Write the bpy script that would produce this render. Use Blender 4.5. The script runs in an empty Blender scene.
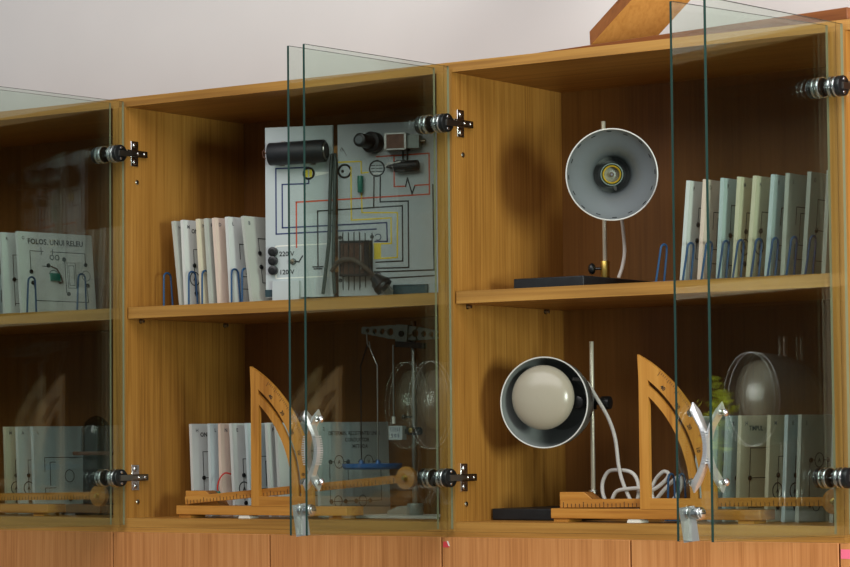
import bpy, bmesh, math, random
from mathutils import Vector, Matrix
random.seed(7)
C = bpy.context.scene.collection
PI = math.pi

# ------------------------------------------------------------------ materials
def lin(c):
    c = c / 255.0
    return c / 12.92 if c <= 0.04045 else ((c + 0.055) / 1.055) ** 2.4
def rgb(r, g, b): return (lin(r), lin(g), lin(b), 1.0)

def plain(name, col, rough=0.5, metal=0.0, spec=0.5, noise=0.0, nscale=40, bump=0.0):
    m = bpy.data.materials.new(name); m.use_nodes = True
    nt = m.node_tree; b = nt.nodes['Principled BSDF']
    b.inputs['Base Color'].default_value = col
    b.inputs['Roughness'].default_value = rough
    b.inputs['Metallic'].default_value = metal
    b.inputs['Specular IOR Level'].default_value = spec
    if noise or bump:
        tc = nt.nodes.new('ShaderNodeTexCoord')
        n = nt.nodes.new('ShaderNodeTexNoise'); n.inputs['Scale'].default_value = nscale
        n.inputs['Detail'].default_value = 5
        nt.links.new(tc.outputs['Object'], n.inputs['Vector'])
        if noise:
            r = nt.nodes.new('ShaderNodeValToRGB')
            r.color_ramp.elements[0].position = 0.3; r.color_ramp.elements[1].position = 0.7
            r.color_ramp.elements[0].color = tuple(x * (1 - noise) for x in col[:3]) + (1,)
            r.color_ramp.elements[1].color = tuple(min(1, x * (1 + noise)) for x in col[:3]) + (1,)
            nt.links.new(n.outputs['Fac'], r.inputs['Fac']); nt.links.new(r.outputs['Color'], b.inputs['Base Color'])
        if bump:
            bp = nt.nodes.new('ShaderNodeBump'); bp.inputs['Strength'].default_value = bump
            bp.inputs['Distance'].default_value = 0.001
            nt.links.new(n.outputs['Fac'], bp.inputs['Height']); nt.links.new(bp.outputs['Normal'], b.inputs['Normal'])
    return m

def wood(name, dark, mid, light, grain='Z', fine=260, rough=0.42, stretch=0.03, bump=0.08):
    m = bpy.data.materials.new(name); m.use_nodes = True
    nt = m.node_tree; L = nt.links; N = nt.nodes
    b = N['Principled BSDF']; b.inputs['Roughness'].default_value = rough
    b.inputs['Specular IOR Level'].default_value = 0.35
    tc = N.new('ShaderNodeTexCoord'); oi = N.new('ShaderNodeObjectInfo')
    mul = N.new('ShaderNodeMath'); mul.operation = 'MULTIPLY'; mul.inputs[1].default_value = 7.0
    L.new(oi.outputs['Random'], mul.inputs[0])
    add = N.new('ShaderNodeVectorMath'); add.operation = 'ADD'
    L.new(tc.outputs['Object'], add.inputs[0]); L.new(mul.outputs[0], add.inputs[1])
    def noise(scale, st, detail, dist=0.0):
        mp = N.new('ShaderNodeMapping')
        s = [scale] * 3; s['XYZ'.index(grain)] = scale * st
        mp.inputs['Scale'].default_value = s
        n = N.new('ShaderNodeTexNoise'); n.inputs['Scale'].default_value = 1.0
        n.inputs['Detail'].default_value = detail; n.inputs['Distortion'].default_value = dist
        L.new(add.outputs[0], mp.inputs['Vector']); L.new(mp.outputs[0], n.inputs['Vector'])
        return n
    a = noise(fine * 0.22, stretch * 1.2, 4, 0.6); f = noise(fine, stretch * 0.7, 3)
    big = noise(6.0, 0.4, 2)
    mix = N.new('ShaderNodeMix'); mix.data_type = 'FLOAT'; mix.inputs['Factor'].default_value = 0.45
    L.new(a.outputs['Fac'], mix.inputs['A']); L.new(f.outputs['Fac'], mix.inputs['B'])
    mix2 = N.new('ShaderNodeMix'); mix2.data_type = 'FLOAT'; mix2.inputs['Factor'].default_value = 0.25
    L.new(mix.outputs['Result'], mix2.inputs['A']); L.new(big.outputs['Fac'], mix2.inputs['B'])
    r = N.new('ShaderNodeValToRGB'); cr = r.color_ramp
    cr.elements[0].position = 0.37; cr.elements[0].color = dark
    cr.elements[1].position = 0.63; cr.elements[1].color = light
    e = cr.elements.new(0.49); e.color = mid
    L.new(mix2.outputs['Result'], r.inputs['Fac']); L.new(r.outputs['Color'], b.inputs['Base Color'])
    bp = N.new('ShaderNodeBump'); bp.inputs['Strength'].default_value = bump; bp.inputs['Distance'].default_value = 0.0006
    L.new(f.outputs['Fac'], bp.inputs['Height']); L.new(bp.outputs['Normal'], b.inputs['Normal'])
    return m

def glass_mat(name, tint):
    # clear pane: tinted transmission, mirror reflection growing towards grazing angles (Schlick)
    m = bpy.data.materials.new(name); m.use_nodes = True
    nt = m.node_tree; N = nt.nodes; L = nt.links; N.clear()
    out = N.new('ShaderNodeOutputMaterial'); mx = N.new('ShaderNodeMixShader')
    tr = N.new('ShaderNodeBsdfTransparent'); tr.inputs['Color'].default_value = tint
    gl = N.new('ShaderNodeBsdfGlossy'); gl.inputs['Roughness'].default_value = 0.0
    gl.inputs['Color'].default_value = (0.95, 1.0, 0.98, 1)
    lw = N.new('ShaderNodeLayerWeight'); lw.inputs['Blend'].default_value = 0.5
    p = N.new('ShaderNodeMath'); p.operation = 'POWER'; p.inputs[1].default_value = 5.0
    q = N.new('ShaderNodeMath'); q.operation = 'MULTIPLY_ADD'; q.inputs[1].default_value = 0.955; q.inputs[2].default_value = 0.045
    L.new(lw.outputs['Facing'], p.inputs[0]); L.new(p.outputs[0], q.inputs[0])
    L.new(q.outputs[0], mx.inputs['Fac']); L.new(tr.outputs[0], mx.inputs[1]); L.new(gl.outputs[0], mx.inputs[2])
    L.new(mx.outputs[0], out.inputs['Surface'])
    return m

OD, OM, OL = rgb(134, 88, 36), rgb(163, 113, 50), rgb(182, 131, 64)
M = {
 'oak_v': wood('oak_vertical', OD, OM, OL, 'Z', fine=680, stretch=0.014),
 'oak_h': wood('oak_horizontal', OD, OM, OL, 'X'),
 'oak_edge': wood('oak_edge_band', rgb(142, 99, 44), rgb(168, 121, 57), rgb(186, 139, 70), 'X', fine=180),
 'oak_edge_v': wood('oak_edge_band_vertical', rgb(142, 99, 44), rgb(168, 121, 57), rgb(186, 139, 70), 'Z', fine=180),
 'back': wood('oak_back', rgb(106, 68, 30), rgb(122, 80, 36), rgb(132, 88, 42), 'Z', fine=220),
 'beech': wood('pinkish_beech_front', rgb(168, 108, 58), rgb(190, 127, 73), rgb(204, 143, 88), 'Z', fine=560, stretch=0.02),
 'ply': wood('varnished_plywood', rgb(154, 97, 36), rgb(183, 123, 51), rgb(198, 140, 65), 'X', fine=160, stretch=0.06),
 'ply_v': wood('varnished_plywood_upright', rgb(156, 99, 37), rgb(187, 127, 53), rgb(202, 144, 67), 'Z', fine=160, stretch=0.06),
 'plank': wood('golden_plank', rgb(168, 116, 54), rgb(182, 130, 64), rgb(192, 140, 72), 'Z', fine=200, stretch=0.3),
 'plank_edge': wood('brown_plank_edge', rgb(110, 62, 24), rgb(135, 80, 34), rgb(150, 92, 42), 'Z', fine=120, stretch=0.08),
 'redwood': wood('reddish_board', rgb(104, 58, 24), rgb(128, 74, 34), rgb(142, 86, 42), 'X', fine=160, stretch=0.05),
 'endgrain': wood('dark_end_grain', rgb(110, 66, 26), rgb(140, 88, 38), rgb(158, 104, 48), 'X', fine=200, stretch=0.3),
 'glass': glass_mat('door_glass', (0.90, 0.935, 0.912, 1)),
 'glass_hinge_edge': plain('lit_glass_edge', rgb(150, 146, 116), 0.2, 0, 0.6),  # light passing through the hinge-side edge, painted as a paler colour
 'glass_edge': plain('green_glass_edge', rgb(34, 62, 54), 0.25, 0, 0.6),
 'chrome': plain('chrome', rgb(228, 228, 230), 0.2, 1.0),
 'cap_reflection': plain('painted_cap_reflection', rgb(52, 42, 34), 0.2, 0.6),  # dark surroundings mirrored in the chrome cap, painted as its face colour
 'satin': plain('satin_chrome_handle', rgb(232, 232, 234), 0.3, 0.75),
 'shade_in2': plain('light_grey_enamel', rgb(138, 143, 142), 0.38, 0.1, 0.5),
 'steel': plain('steel', rgb(175, 172, 165), 0.28, 1.0),
 'dull': plain('dull_nickel', rgb(120, 108, 92), 0.35, 1.0),
 'brass': plain('brass', rgb(200, 170, 90), 0.3, 1.0),
 'thread': plain('yellow_brass_thread', rgb(226, 190, 56), 0.35, 0.4),
 'palerod': plain('pale_rod', rgb(206, 200, 182), 0.3, 0.4),
 'olive': plain('grey_green_enamel', rgb(120, 136, 128), 0.4),
 'black': plain('black_plastic', rgb(16, 18, 20), 0.35, 0, 0.5),
 'blackmat': plain('black_painted_metal', rgb(24, 27, 31), 0.5, 0, 0.4, 0.2, 60),
 'ink': plain('black_print', rgb(24, 26, 28), 0.6),
 'grey_ink': plain('grey_print', rgb(92, 96, 100), 0.7),
 'navy': plain('navy_print', rgb(28, 42, 92), 0.6),
 'red': plain('red_print', rgb(196, 74, 44), 0.6),
 'yellow': plain('yellow_print', rgb(222, 196, 50), 0.6),
 'green': plain('green_plastic', rgb(28, 108, 92), 0.4),
 'redplastic': plain('red_plastic', rgb(190, 44, 34), 0.4),
 'white_board': plain('white_laminate', rgb(206, 210, 208), 0.5, 0, 0.4, 0.03, 20),
 'blue_board': plain('bluish_laminate', rgb(190, 204, 208), 0.5, 0, 0.4, 0.03, 20),
 'cream_board': plain('cream_laminate', rgb(212, 204, 180), 0.5, 0, 0.4, 0.04, 20),
 'pink_board': plain('pinkish_laminate', rgb(218, 198, 184), 0.5, 0, 0.4, 0.04, 20),
 'grey_board': plain('grey_laminate', rgb(178, 182, 174), 0.5, 0, 0.4, 0.04, 20),
 'radio': plain('grey_white_panel', rgb(176, 183, 186), 0.5, 0, 0.35, 0.02, 15),
 'white': plain('white_paint', rgb(228, 226, 218), 0.45),
 'bluewire': plain('blue_coated_wire', rgb(24, 68, 108), 0.45),
 'bluepan': plain('blue_plastic', rgb(30, 92, 158), 0.4),
 'shade_in': plain('grey_enamel', rgb(116, 122, 125), 0.4, 0.1, 0.5),
 'shade_out': plain('grey_hammered_enamel', rgb(112, 116, 114), 0.35, 0.2, 0.5, 0.1, 200),
 'rim': plain('pale_rim', rgb(225, 225, 222), 0.3, 0.3),
 'opal': plain('opal_glass', rgb(160, 152, 136), 0.22, 0, 0.5),
 'cable': plain('white_cable', rgb(210, 206, 200), 0.45),
 'dark_cable': plain('dark_cable', rgb(44, 54, 50), 0.5),
 'brown_cable': plain('brown_strap', rgb(66, 54, 44), 0.5),
 'coil': plain('copper_brown_coil', rgb(104, 70, 54), 0.45, 0.1, 0.4, 0.2, 150),
 'castgrey': plain('cast_grey_metal', rgb(140, 148, 142), 0.5, 0.3, 0.5, 0.12, 120),
 'paper_red': plain('red_paper', rgb(214, 62, 70), 0.7),
 'paper_pink': plain('pink_paper', rgb(240, 110, 140), 0.7),
 'wall': plain('wall_paint', rgb(214, 211, 209), 0.9, 0, 0.2, 0.02, 5, 0.05),
 'floor': plain('floor_lino', rgb(120, 105, 90), 0.5, 0, 0.4, 0.1, 8),
 'dome': plain('dark_glossy_dome', rgb(26, 24, 20), 0.12, 0, 0.7),
 'leaf': plain('lime_leaf', rgb(222, 232, 60), 0.5, 0, 0.4, 0.3, 30),
 'slot': plain('dark_slot', rgb(8, 9, 10), 0.8),
 'teal': plain('dark_teal', rgb(20, 52, 60), 0.5),
 'key_plate': plain('satin_steel_plate', rgb(190, 190, 188), 0.4, 0.7),
}

# ------------------------------------------------------------------ mesh builder
class MB:
    def __init__(s): s.v = []; s.f = []; s.m = []; s.mats = []; s.T = Matrix.Identity(4)
    def mi(s, mat):
        if mat not in s.mats: s.mats.append(mat)
        return s.mats.index(mat)
    def add(s, vs, fs, mat, T=None):
        o = len(s.v); X = s.T @ T if T is not None else s.T
        s.v += [X @ Vector(p) for p in vs]
        i = s.mi(mat)
        for f in fs: s.f.append([a + o for a in f]); s.m.append(i)
        return s
    def box(s, a, b, mat, T=None):
        x0, y0, z0 = a; x1, y1, z1 = b
        vs = [(x0,y0,z0),(x1,y0,z0),(x1,y1,z0),(x0,y1,z0),(x0,y0,z1),(x1,y0,z1),(x1,y1,z1),(x0,y1,z1)]
        fs = [(0,3,2,1),(4,5,6,7),(0,1,5,4),(1,2,6,5),(2,3,7,6),(3,0,4,7)]
        return s.add(vs, fs, mat, T)
    def prism(s, poly, y0, y1, mat, T=None, sidemat=None):
        # poly in local x-z, extruded along y
        n = len(poly)
        vs = [(x, y0, z) for x, z in poly] + [(x, y1, z) for x, z in poly]
        ar = sum(poly[i][0]*poly[(i+1)%n][1]-poly[(i+1)%n][0]*poly[i][1] for i in range(n))
        front = list(range(n)); back = list(range(2*n-1, n-1, -1))
        sides = [(i, i+n, (i+1)%n+n, (i+1)%n) for i in range(n)]
        if ar < 0:
            front.reverse(); back.reverse(); sides = [tuple(reversed(q)) for q in sides]
        s.add(vs, [front, back] + ([] if sidemat else sides), mat, T)
        if sidemat: s.add(vs, sides, sidemat, T)
        return s
    def tube(s, pts, r, mat, n=10, closed=False):
        pts = [Vector(p) for p in pts]; k = len(pts)
        rs = r if isinstance(r, (list, tuple)) else [r] * k
        up = None; rings = []
        for i in range(k):
            a = pts[(i-1) % k] if (closed or i > 0) else pts[i]
            b = pts[(i+1) % k] if (closed or i < k-1) else pts[i]
            t = (b - a).normalized()
            if up is None:
                up = t.orthogonal().normalized()
            else:
                up = (up - t * up.dot(t))
                up = up.normalized() if up.length > 1e-6 else t.orthogonal().normalized()
            w = t.cross(up)
            rings.append([pts[i] + (up*math.cos(q*2*PI/n) + w*math.sin(q*2*PI/n)) * rs[i] for q in range(n)])
        vs = [p for rg in rings for p in rg]; fs = []
        for i in range(k if closed else k-1):
            j = (i+1) % k
            for q in range(n):
                fs.append((i*n+q, i*n+(q+1) % n, j*n+(q+1) % n, j*n+q))
        if not closed:
            fs.append(tuple(reversed(range(n)))); fs.append(tuple((k-1)*n+q for q in range(n)))
        return s.add(vs, fs, mat)
    def cyl(s, a, b, r, mat, n=24, r2=None, bev=0.0):
        a = Vector(a); b = Vector(b)
        r2 = r if r2 is None else r2
        if bev:
            t = (b-a).normalized()
            return s.tube([a, a+t*bev*.3, a+t*bev, b-t*bev, b-t*bev*.3, b], [r-bev, r-bev*.3, r, r2, r2-bev*.3, r2-bev], mat, n)
        return s.tube([a, b], [r, r2], mat, n)
    def lathe(s, prof, o, axis, mat, n=48, capend=False):
        # prof: list of (distance along axis, radius)
        o = Vector(o); ax = Vector(axis).normalized(); u = ax.orthogonal().normalized(); w = ax.cross(u)
        vs = []; fs = []
        for d, r in prof:
            for q in range(n):
                vs.append(o + ax*d + (u*math.cos(q*2*PI/n) + w*math.sin(q*2*PI/n))*r)
        for i in range(len(prof)-1):
            for q in range(n):
                fs.append((i*n+q, i*n+(q+1) % n, (i+1)*n+(q+1) % n, (i+1)*n+q))
        if capend: fs.append(tuple((len(prof)-1)*n+q for q in range(n)))
        return s.add(vs, fs, mat)
    def sphere(s, c, r, mat, n=24, sc=(1,1,1)):
        c = Vector(c); k = n//2; vs = []; fs = []
        for i in range(k+1):
            th = PI*i/k
            for q in range(n):
                ph = 2*PI*q/n
                vs.append(c + Vector((r*sc[0]*math.sin(th)*math.cos(ph), r*sc[1]*math.sin(th)*math.sin(ph), r*sc[2]*math.cos(th))))
        for i in range(k):
            for q in range(n):
                fs.append((i*n+q, (i+1)*n+q, (i+1)*n+(q+1) % n, i*n+(q+1) % n))
        return s.add(vs, fs, mat)
    def build(s, name, parent=None, bevel=0.0, smooth=True, fix=True):
        me = bpy.data.meshes.new(name)
        me.from_pydata([tuple(p) for p in s.v], [], s.f)
        for k in s.mats: me.materials.append(M[k])
        me.polygons.foreach_set('material_index', s.m)
        if fix:
            bm = bmesh.new(); bm.from_mesh(me)
            bmesh.ops.remove_doubles(bm, verts=bm.verts, dist=1e-7)
            bmesh.ops.recalc_face_normals(bm, faces=bm.faces)
            bm.to_mesh(me); bm.free()
        if smooth:
            me.polygons.foreach_set('use_smooth', [True]*len(me.polygons))
            me.set_sharp_from_angle(angle=math.radians(32))
        me.update()
        o = bpy.data.objects.new(name, me); C.objects.link(o)
        if parent: o.parent = parent
        if bevel:
            b = o.modifiers.new('edges', 'BEVEL'); b.width = bevel; b.segments = 2; b.limit_method = 'ANGLE'
            b.harden_normals = False
        return o

def tag(o, label=None, cat=None, group=None, kind=None):
    if label: o['label'] = label
    if cat: o['category'] = cat
    if group: o['group'] = group
    if kind: o['kind'] = kind
    return o
def thing(name, label, cat, loc, rz=0.0, group=None):
    o = bpy.data.objects.new(name, None); o.empty_display_size = 0.05; C.objects.link(o)
    o.location = loc; o.rotation_euler = (0, 0, rz)
    return tag(o, label, cat, group)

# prints drawn on a face: O origin, U right, V up, Nn outward
def frame(O, U, V, Nn):
    U, V, Nn = Vector(U), Vector(V), Vector(Nn)
    return Matrix(((U.x, V.x, Nn.x, O[0]), (U.y, V.y, Nn.y, O[1]), (U.z, V.z, Nn.z, O[2]), (0, 0, 0, 1)))
def pline(mb, F, pts, w, mat, t=0.0004):
    for (a, b) in zip(pts[:-1], pts[1:]):
        dx, dy = b[0]-a[0], b[1]-a[1]; l = math.hypot(dx, dy)
        if l < 1e-6: continue
        T = F @ Matrix.Translation((a[0], a[1], 0)) @ Matrix.Rotation(math.atan2(dy, dx), 4, 'Z')
        mb.box((-w/2, -w/2, -0.0002), (l+w/2, w/2, t), mat, T)
def pring(mb, F, c, r, w, mat, a0=0, a1=360, n=28):
    pts = [(c[0]+r*math.cos(math.radians(a0+(a1-a0)*i/n)), c[1]+r*math.sin(math.radians(a0+(a1-a0)*i/n))) for i in range(n+1)]
    pline(mb, F, pts, w, mat)
def pdisc(mb, F, c, r, mat, h=0.0006, n=16):
    a = F @ Vector((c[0], c[1], -0.0002)); b = F @ Vector((c[0], c[1], h))
    mb.cyl(a, b, r, mat, n)
def prect(mb, F, a, b, mat, h=0.0005):
    mb.box((a[0], a[1], -0.0002), (b[0], b[1], h), mat, F)
_tc = {}
def ptext(mb, F, txt, c, size, mat, align='CENTER'):
    key = (txt, align)
    if key not in _tc:
        cu = bpy.data.curves.new('t', 'FONT'); cu.body = txt; cu.align_x = align; cu.resolution_u = 2; cu.offset = 0.022
        o = bpy.data.objects.new('t', cu); C.objects.link(o)
        dg = bpy.context.evaluated_depsgraph_get()
        me = bpy.data.meshes.new_from_object(o.evaluated_get(dg))
        _tc[key] = ([tuple(v.co) for v in me.vertices], [tuple(p.vertices) for p in me.polygons])
        bpy.data.objects.remove(o); bpy.data.curves.remove(cu); bpy.data.meshes.remove(me)
    vs, fs = _tc[key]
    mb.add([(c[0]+x*size, c[1]+y*size, 0.0005) for x, y, z in vs], fs, mat, F)

def smooth_path(pts, n=8):
    P = [Vector(p) for p in pts]; P = [P[0]*2-P[1]] + P + [P[-1]*2-P[-2]]; out = []
    for i in range(1, len(P)-2):
        for k in range(n):
            t = k/n; a, b, c, d = P[i-1], P[i], P[i+1], P[i+2]
            out.append(.5*((2*b)+(-a+c)*t+(2*a-5*b+4*c-d)*t*t+(-a+3*b-3*c+d)*t**3))
    out.append(P[-2]); return out

# ------------------------------------------------------------------ setting
W = 0.8; TH = 0.0169; D = 0.3825; ZT = 0.8683; ZU = 0.8503; ZS = 0.4456; ZSB = 0.4231; ZB = 0.0246
def struct(o): o['kind'] = 'structure'; return o
struct(MB().box((-4, 0.41, -0.95), (6, 0.51, 2.2), 'wall').build('wall_back'))
struct(MB().box((-4, -6, -1.0), (6, 0.51, -0.95), 'floor').build('floor'))

# ------------------------------------------------------------------ lower cabinets
def lower_cabinet(i, label):
    r = thing('base_cabinet', label, 'cabinet', (i*W, 0, -0.95), 0, 'base cabinets under the glass fronted ones')
    MB().box((0.0005, 0, 0), (TH, D, 0.939), 'oak_v').build('side_panel', r)
    MB().box((W-TH, 0, 0), (W-0.0005, D, 0.939), 'oak_v').build('side_panel', r)
    MB().box((TH, 0, 0.05), (W-TH, D, 0.068), 'oak_h').build('bottom_panel', r)
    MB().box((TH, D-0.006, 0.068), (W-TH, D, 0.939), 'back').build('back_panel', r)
    MB().box((0.0003, -0.003, 0.939), (W-0.0003, D, 0.9565), 'oak_edge').build('top_panel', r)
    ds = []
    for k in (0, 1):
        ds.append(MB().box((k*W/2+0.0017, -0.021, 0.05), ((k+1)*W/2-0.0017, -0.003, 0.9475), 'beech').build('door', r, bevel=0.0008))
    return r, ds
LC = [lower_cabinet(-1, 'pinkish oak base cabinet under the leftmost glass cabinet, left of the partition seam'),
      lower_cabinet(0, 'pinkish oak base cabinet under the glass cabinet with the radio panel'),
      lower_cabinet(1, 'pinkish oak base cabinet with a red paper tag, under the cabinet with two lamps'),
      lower_cabinet(2, 'pinkish oak base cabinet with a pink sticky note at the right edge of the picture')]
mb = MB(); mb.box((0.004, -0.0216, 0.929), (0.017, -0.0211, 0.9395), 'paper_red')
mb.prism([(0.012, 0.9405), (0.0155, 0.9405), (0.019, 0.931), (0.016, 0.932)], -0.0220, -0.0217, 'white')
mb.build('paper_tag', LC[2][1][0])
MB().box((0.003, -0.0216, 0.922), (0.04, -0.0211, 0.9375), 'paper_pink').build('sticky_note', LC[3][1][0])

# ------------------------------------------------------------------ glass fronted cabinets
def cabinet(i, label):
    r = thing('glass_cabinet', label, 'cabinet', (i*W, 0, 0), 0, 'glass fronted wall cabinets in a row')
    z0 = 0.0068
    def panel(name, a, b, m, edge):
        mb = MB(); mb.box(a, b, m)
        # the front edge band
        mb.box((a[0], a[1]-0.0006, a[2]), (b[0], a[1], b[2]), edge)
        return mb.build(name, r)
    panel('side_panel', (0.0003, 0.0006, z0), (TH, D, ZU), 'oak_v', 'oak_edge_v')
    panel('side_panel', (W-TH, 0.0006, z0), (W-0.0003, D, ZU), 'oak_v', 'oak_edge_v')
    panel('top_panel', (0.0003, 0.0006, ZU), (W-0.0003, D, ZT), 'oak_h', 'oak_edge')
    panel('bottom_panel', (TH, 0.0006, z0), (W-TH, D-0.006, ZB), 'oak_h', 'oak_edge')
    panel('shelf', (TH+0.004, 0.004, ZSB), (W-TH-0.003, D-0.007, ZS), 'oak_h', 'oak_edge')
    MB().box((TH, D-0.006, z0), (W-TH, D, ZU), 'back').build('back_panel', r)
    for sx in (0, 1):
        xs = TH if sx == 0 else W-TH; dr = 1 if sx == 0 else -1
        for yy in (0.045, 0.31):
            mb = MB(); mb.cyl((xs, yy, ZSB-0.004), (xs+dr*0.009, yy, ZSB-0.004), 0.0036, 'steel', 14, bev=0.0008)
            mb.cyl((xs, yy, ZSB-0.004), (xs+dr*0.0015, yy, ZSB-0.004), 0.005, 'dull', 14)
            mb.build('shelf_peg', r)
        for zz in (0.70, 0.056):
            mb = MB(); mb.lathe([(0, 0.0052), (0.001, 0.005), (0.002, 0.0036), (0.0024, 0.0004)], (xs, 0.035, zz), (dr, 0, 0), 'steel', 18)
            mb.cyl((xs+dr*0.0012, 0.035, zz), (xs+dr*0.0026, 0.035, zz), 0.0018, 'dull', 6)
            mb.build('screw_cap', r)
    return r

def hinge_plate(cab, left):
    xs, dr = (TH, 1) if left else (W-TH, -1)
    for zz in (0.757, 0.105):
        mb = MB()
        mb.box((min(xs, xs+dr*0.003), 0.0145, zz-0.0255), (max(xs, xs+dr*0.003), 0.0365, zz+0.0255), 'chrome')
        mb.box((min(xs, xs+dr*0.009), -0.004, zz-0.0065), (max(xs, xs+dr*0.009), 0.058, zz+0.0065), 'dull')
        mb.box((min(xs, xs+dr*0.0105), 0.002, zz-0.004), (max(xs, xs+dr*0.0105), 0.05, zz+0.004), 'steel')
        for dz in (-0.017, 0.017):
            mb.lathe([(0, 0.0055), (0.0015, 0.005), (0.0025, 0.001)], (xs+dr*0.003, 0.0255, zz+dz), (dr, 0, 0), 'chrome', 16)
        for yy in (0.028, 0.047):
            mb.lathe([(0, 0.0034), (0.001, 0.003), (0.0016, 0.001)], (xs+dr*0.0105, yy, zz), (dr, 0, 0), 'chrome', 14)
        mb.build('hinge_plate', cab, bevel=0.0007)

DL = 0.387
def door(cab, left, hx, fx, handle=True):
    """glass leaf; hx, fx: cabinet-local x of hinge edge and of free edge. left = left-hand leaf (hinged left)"""
    hinge_plate(cab, left)
    dx = fx-hx; dy = -math.sqrt(DL*DL-dx*dx)
    ang = math.atan2(dy, dx)
    s = -1 if left else 1                  # outward side in local y
    z0, z1 = 0.0118, 0.8600
    mb = MB(); t = 0.005
    y0, y1 = (-t, 0) if s > 0 else (0, t)   # outer face at y1 (s>0) -> inner side behind
    y0, y1 = -t/2, t/2
    vs = [(0,y0,z0),(DL,y0,z0),(DL,y1,z0),(0,y1,z0),(0,y0,z1),(DL,y0,z1),(DL,y1,z1),(0,y1,z1)]
    mb.add(vs, [(0,1,5,4),(2,3,7,6)], 'glass')
    mb.add(vs, [(0,3,2,1),(4,5,6,7),(1,2,6,5)], 'glass_edge')
    mb.add(vs, [(3,0,4,7)], 'glass_hinge_edge')
    d = mb.build('glass_door', cab, smooth=False)
    d.location = (hx, -0.008, 0); d.rotation_euler = (0, 0, ang)
    o = s*t/2
    for zz in (0.753, 0.105):
        mb = MB(); cx = 0.021; rc = 0.0180
        mb.cyl((cx, o, zz), (cx, o+s*0.0060, zz), rc, 'chrome', 36, bev=0.0018)
        mb.cyl((cx, o+s*0.0058, zz), (cx, o+s*0.0066, zz), rc-0.0022, 'cap_reflection', 36)
        mb.cyl((cx, -o, zz), (cx, -o-s*0.004, zz), rc, 'chrome', 36, bev=0.001)
        mb.cyl((cx, -o-s*0.004, zz), (cx, -o-s*0.0145, zz), rc-0.0008, 'black', 36, bev=0.0015)
        for dz in (-0.011, 0.011):
            mb.lathe([(0, 0.0030), (0.0012, 0.0026), (0.0018, 0.0005)], (cx, -o-s*0.0145, zz+dz), (0, -s, 0), 'chrome', 12)
        mb.box((cx-0.028, min(-o-s*0.013, -o-s*0.0175), zz-0.0055), (cx+0.006, max(-o-s*0.013, -o-s*0.0175), zz+0.0055), 'steel')
        mb.build('hinge_cup', d)
    if handle:
        mb = MB(); a0 = 0.352; zc = 0.1575; n = 36; ring = []
        vs = []; fs = []
        def outer(at): return 0.031*(1-at**1.8)+0.0015
        for k in range(n+1):
            tt = -1+2*k/n; at = abs(tt); zz = zc+tt*0.071
            eo = outer(at)
            if at < 0.45: ei = eo-0.0065
            elif at < 0.8: q = (at-.45)/.35; ei = (outer(.45)-.0065)*(1-q)+.002*q
            else: ei = .002-(at-.8)/.2*.0015
            wd = 0.0062+min(at, .8)*0.004 if at < 0.8 else 0.0094*(1-at)/0.2+0.001
            for (p, q) in ((-1, .3), (-.6, 1), (.6, 1), (1, .3), (1, 0), (-1, 0)):
                vs.append(Vector((a0+p*wd, o+s*(ei+(eo-ei)*q), zz)))
        for k in range(n):
            for q in range(6): fs.append((k*6+q, k*6+(q+1) % 6, (k+1)*6+(q+1) % 6, (k+1)*6+q))
        fs.append(tuple(range(6))); fs.append(tuple(n*6+q for q in range(6)))
        mb.add(vs, fs, 'satin')
        for sg in (-1, 1):
            mb.cyl((a0, o, zc+sg*0.054), (a0, o+s*0.008, zc+sg*0.054), 0.0045, 'chrome', 18)
            mb.lathe([(0, 0.0062), (0.002, 0.0058), (0.0042, 0.0035), (0.005, 0.0006)], (a0, -o, zc+sg*0.054), (0, -s, 0), 'chrome', 18)
        for k in range(13):
            zz = zc-0.024+k*0.004
            out = outer(abs((zz-zc)/0.071))
            mb.box((a0-0.0078, min(o+s*(out-0.006), o+s*(out+0.0022)), zz-0.0011), (a0+0.0078, max(o+s*(out-0.006), o+s*(out+0.0022)), zz+0.0011), 'satin')
        mb.build('handle', d)
    if not left:
        mb = MB(); a0 = 0.352; zz = 0.0545
        mb.cyl((a0, o, zz), (a0, o+s*0.016, zz), 0.0105, 'chrome', 28, bev=0.002)
        mb.cyl((a0, o+s*0.016, zz), (a0, o+s*0.019, zz), 0.0075, 'chrome', 24, bev=0.001)
        mb.box((a0-0.0045, o+s*0.0188, zz-0.0008), (a0+0.0045, o+s*0.0196, zz+0.0008), 'slot')
        mb.cyl((a0, -o, zz), (a0, -o-s*0.006, zz), 0.012, 'chrome', 28, bev=0.0015)
        T = Matrix.Translation((a0+.004, o+s*0.003, zz)) @ Matrix.Rotation(math.radians(-70), 4, 'Z') @ Matrix.Rotation(math.radians(8), 4, 'Y')
        mb.box((-0.0025, -0.001, -0.043), (0.0235, 0.001, 0.012), 'key_plate', T)
        mb.build('lock', d)
    return d

cab1 = cabinet(-1, 'oak glass fronted cabinet at left edge, contents seen only through its open door')
cab2 = cabinet(0, 'oak glass fronted cabinet holding the large radio circuit panel on its upper shelf')
cab3 = cabinet(1, 'oak glass fronted cabinet holding the two reflector lamps, one on each level')
cab4 = cabinet(2, 'oak glass fronted cabinet at right edge, only its left panel in view')
door(cab1, True, 0.0175, -0.018)
door(cab1, False, W-0.0165, W-0.056)
door(cab2, True, 0.0180, -0.018)
door(cab2, False, W-0.0165, W-0.0553)
door(cab3, True, 0.0150, -0.0205)
door(cab3, False, W-0.0125, W-0.0935)
door(cab4, True, 0.0150, -0.0290)

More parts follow.
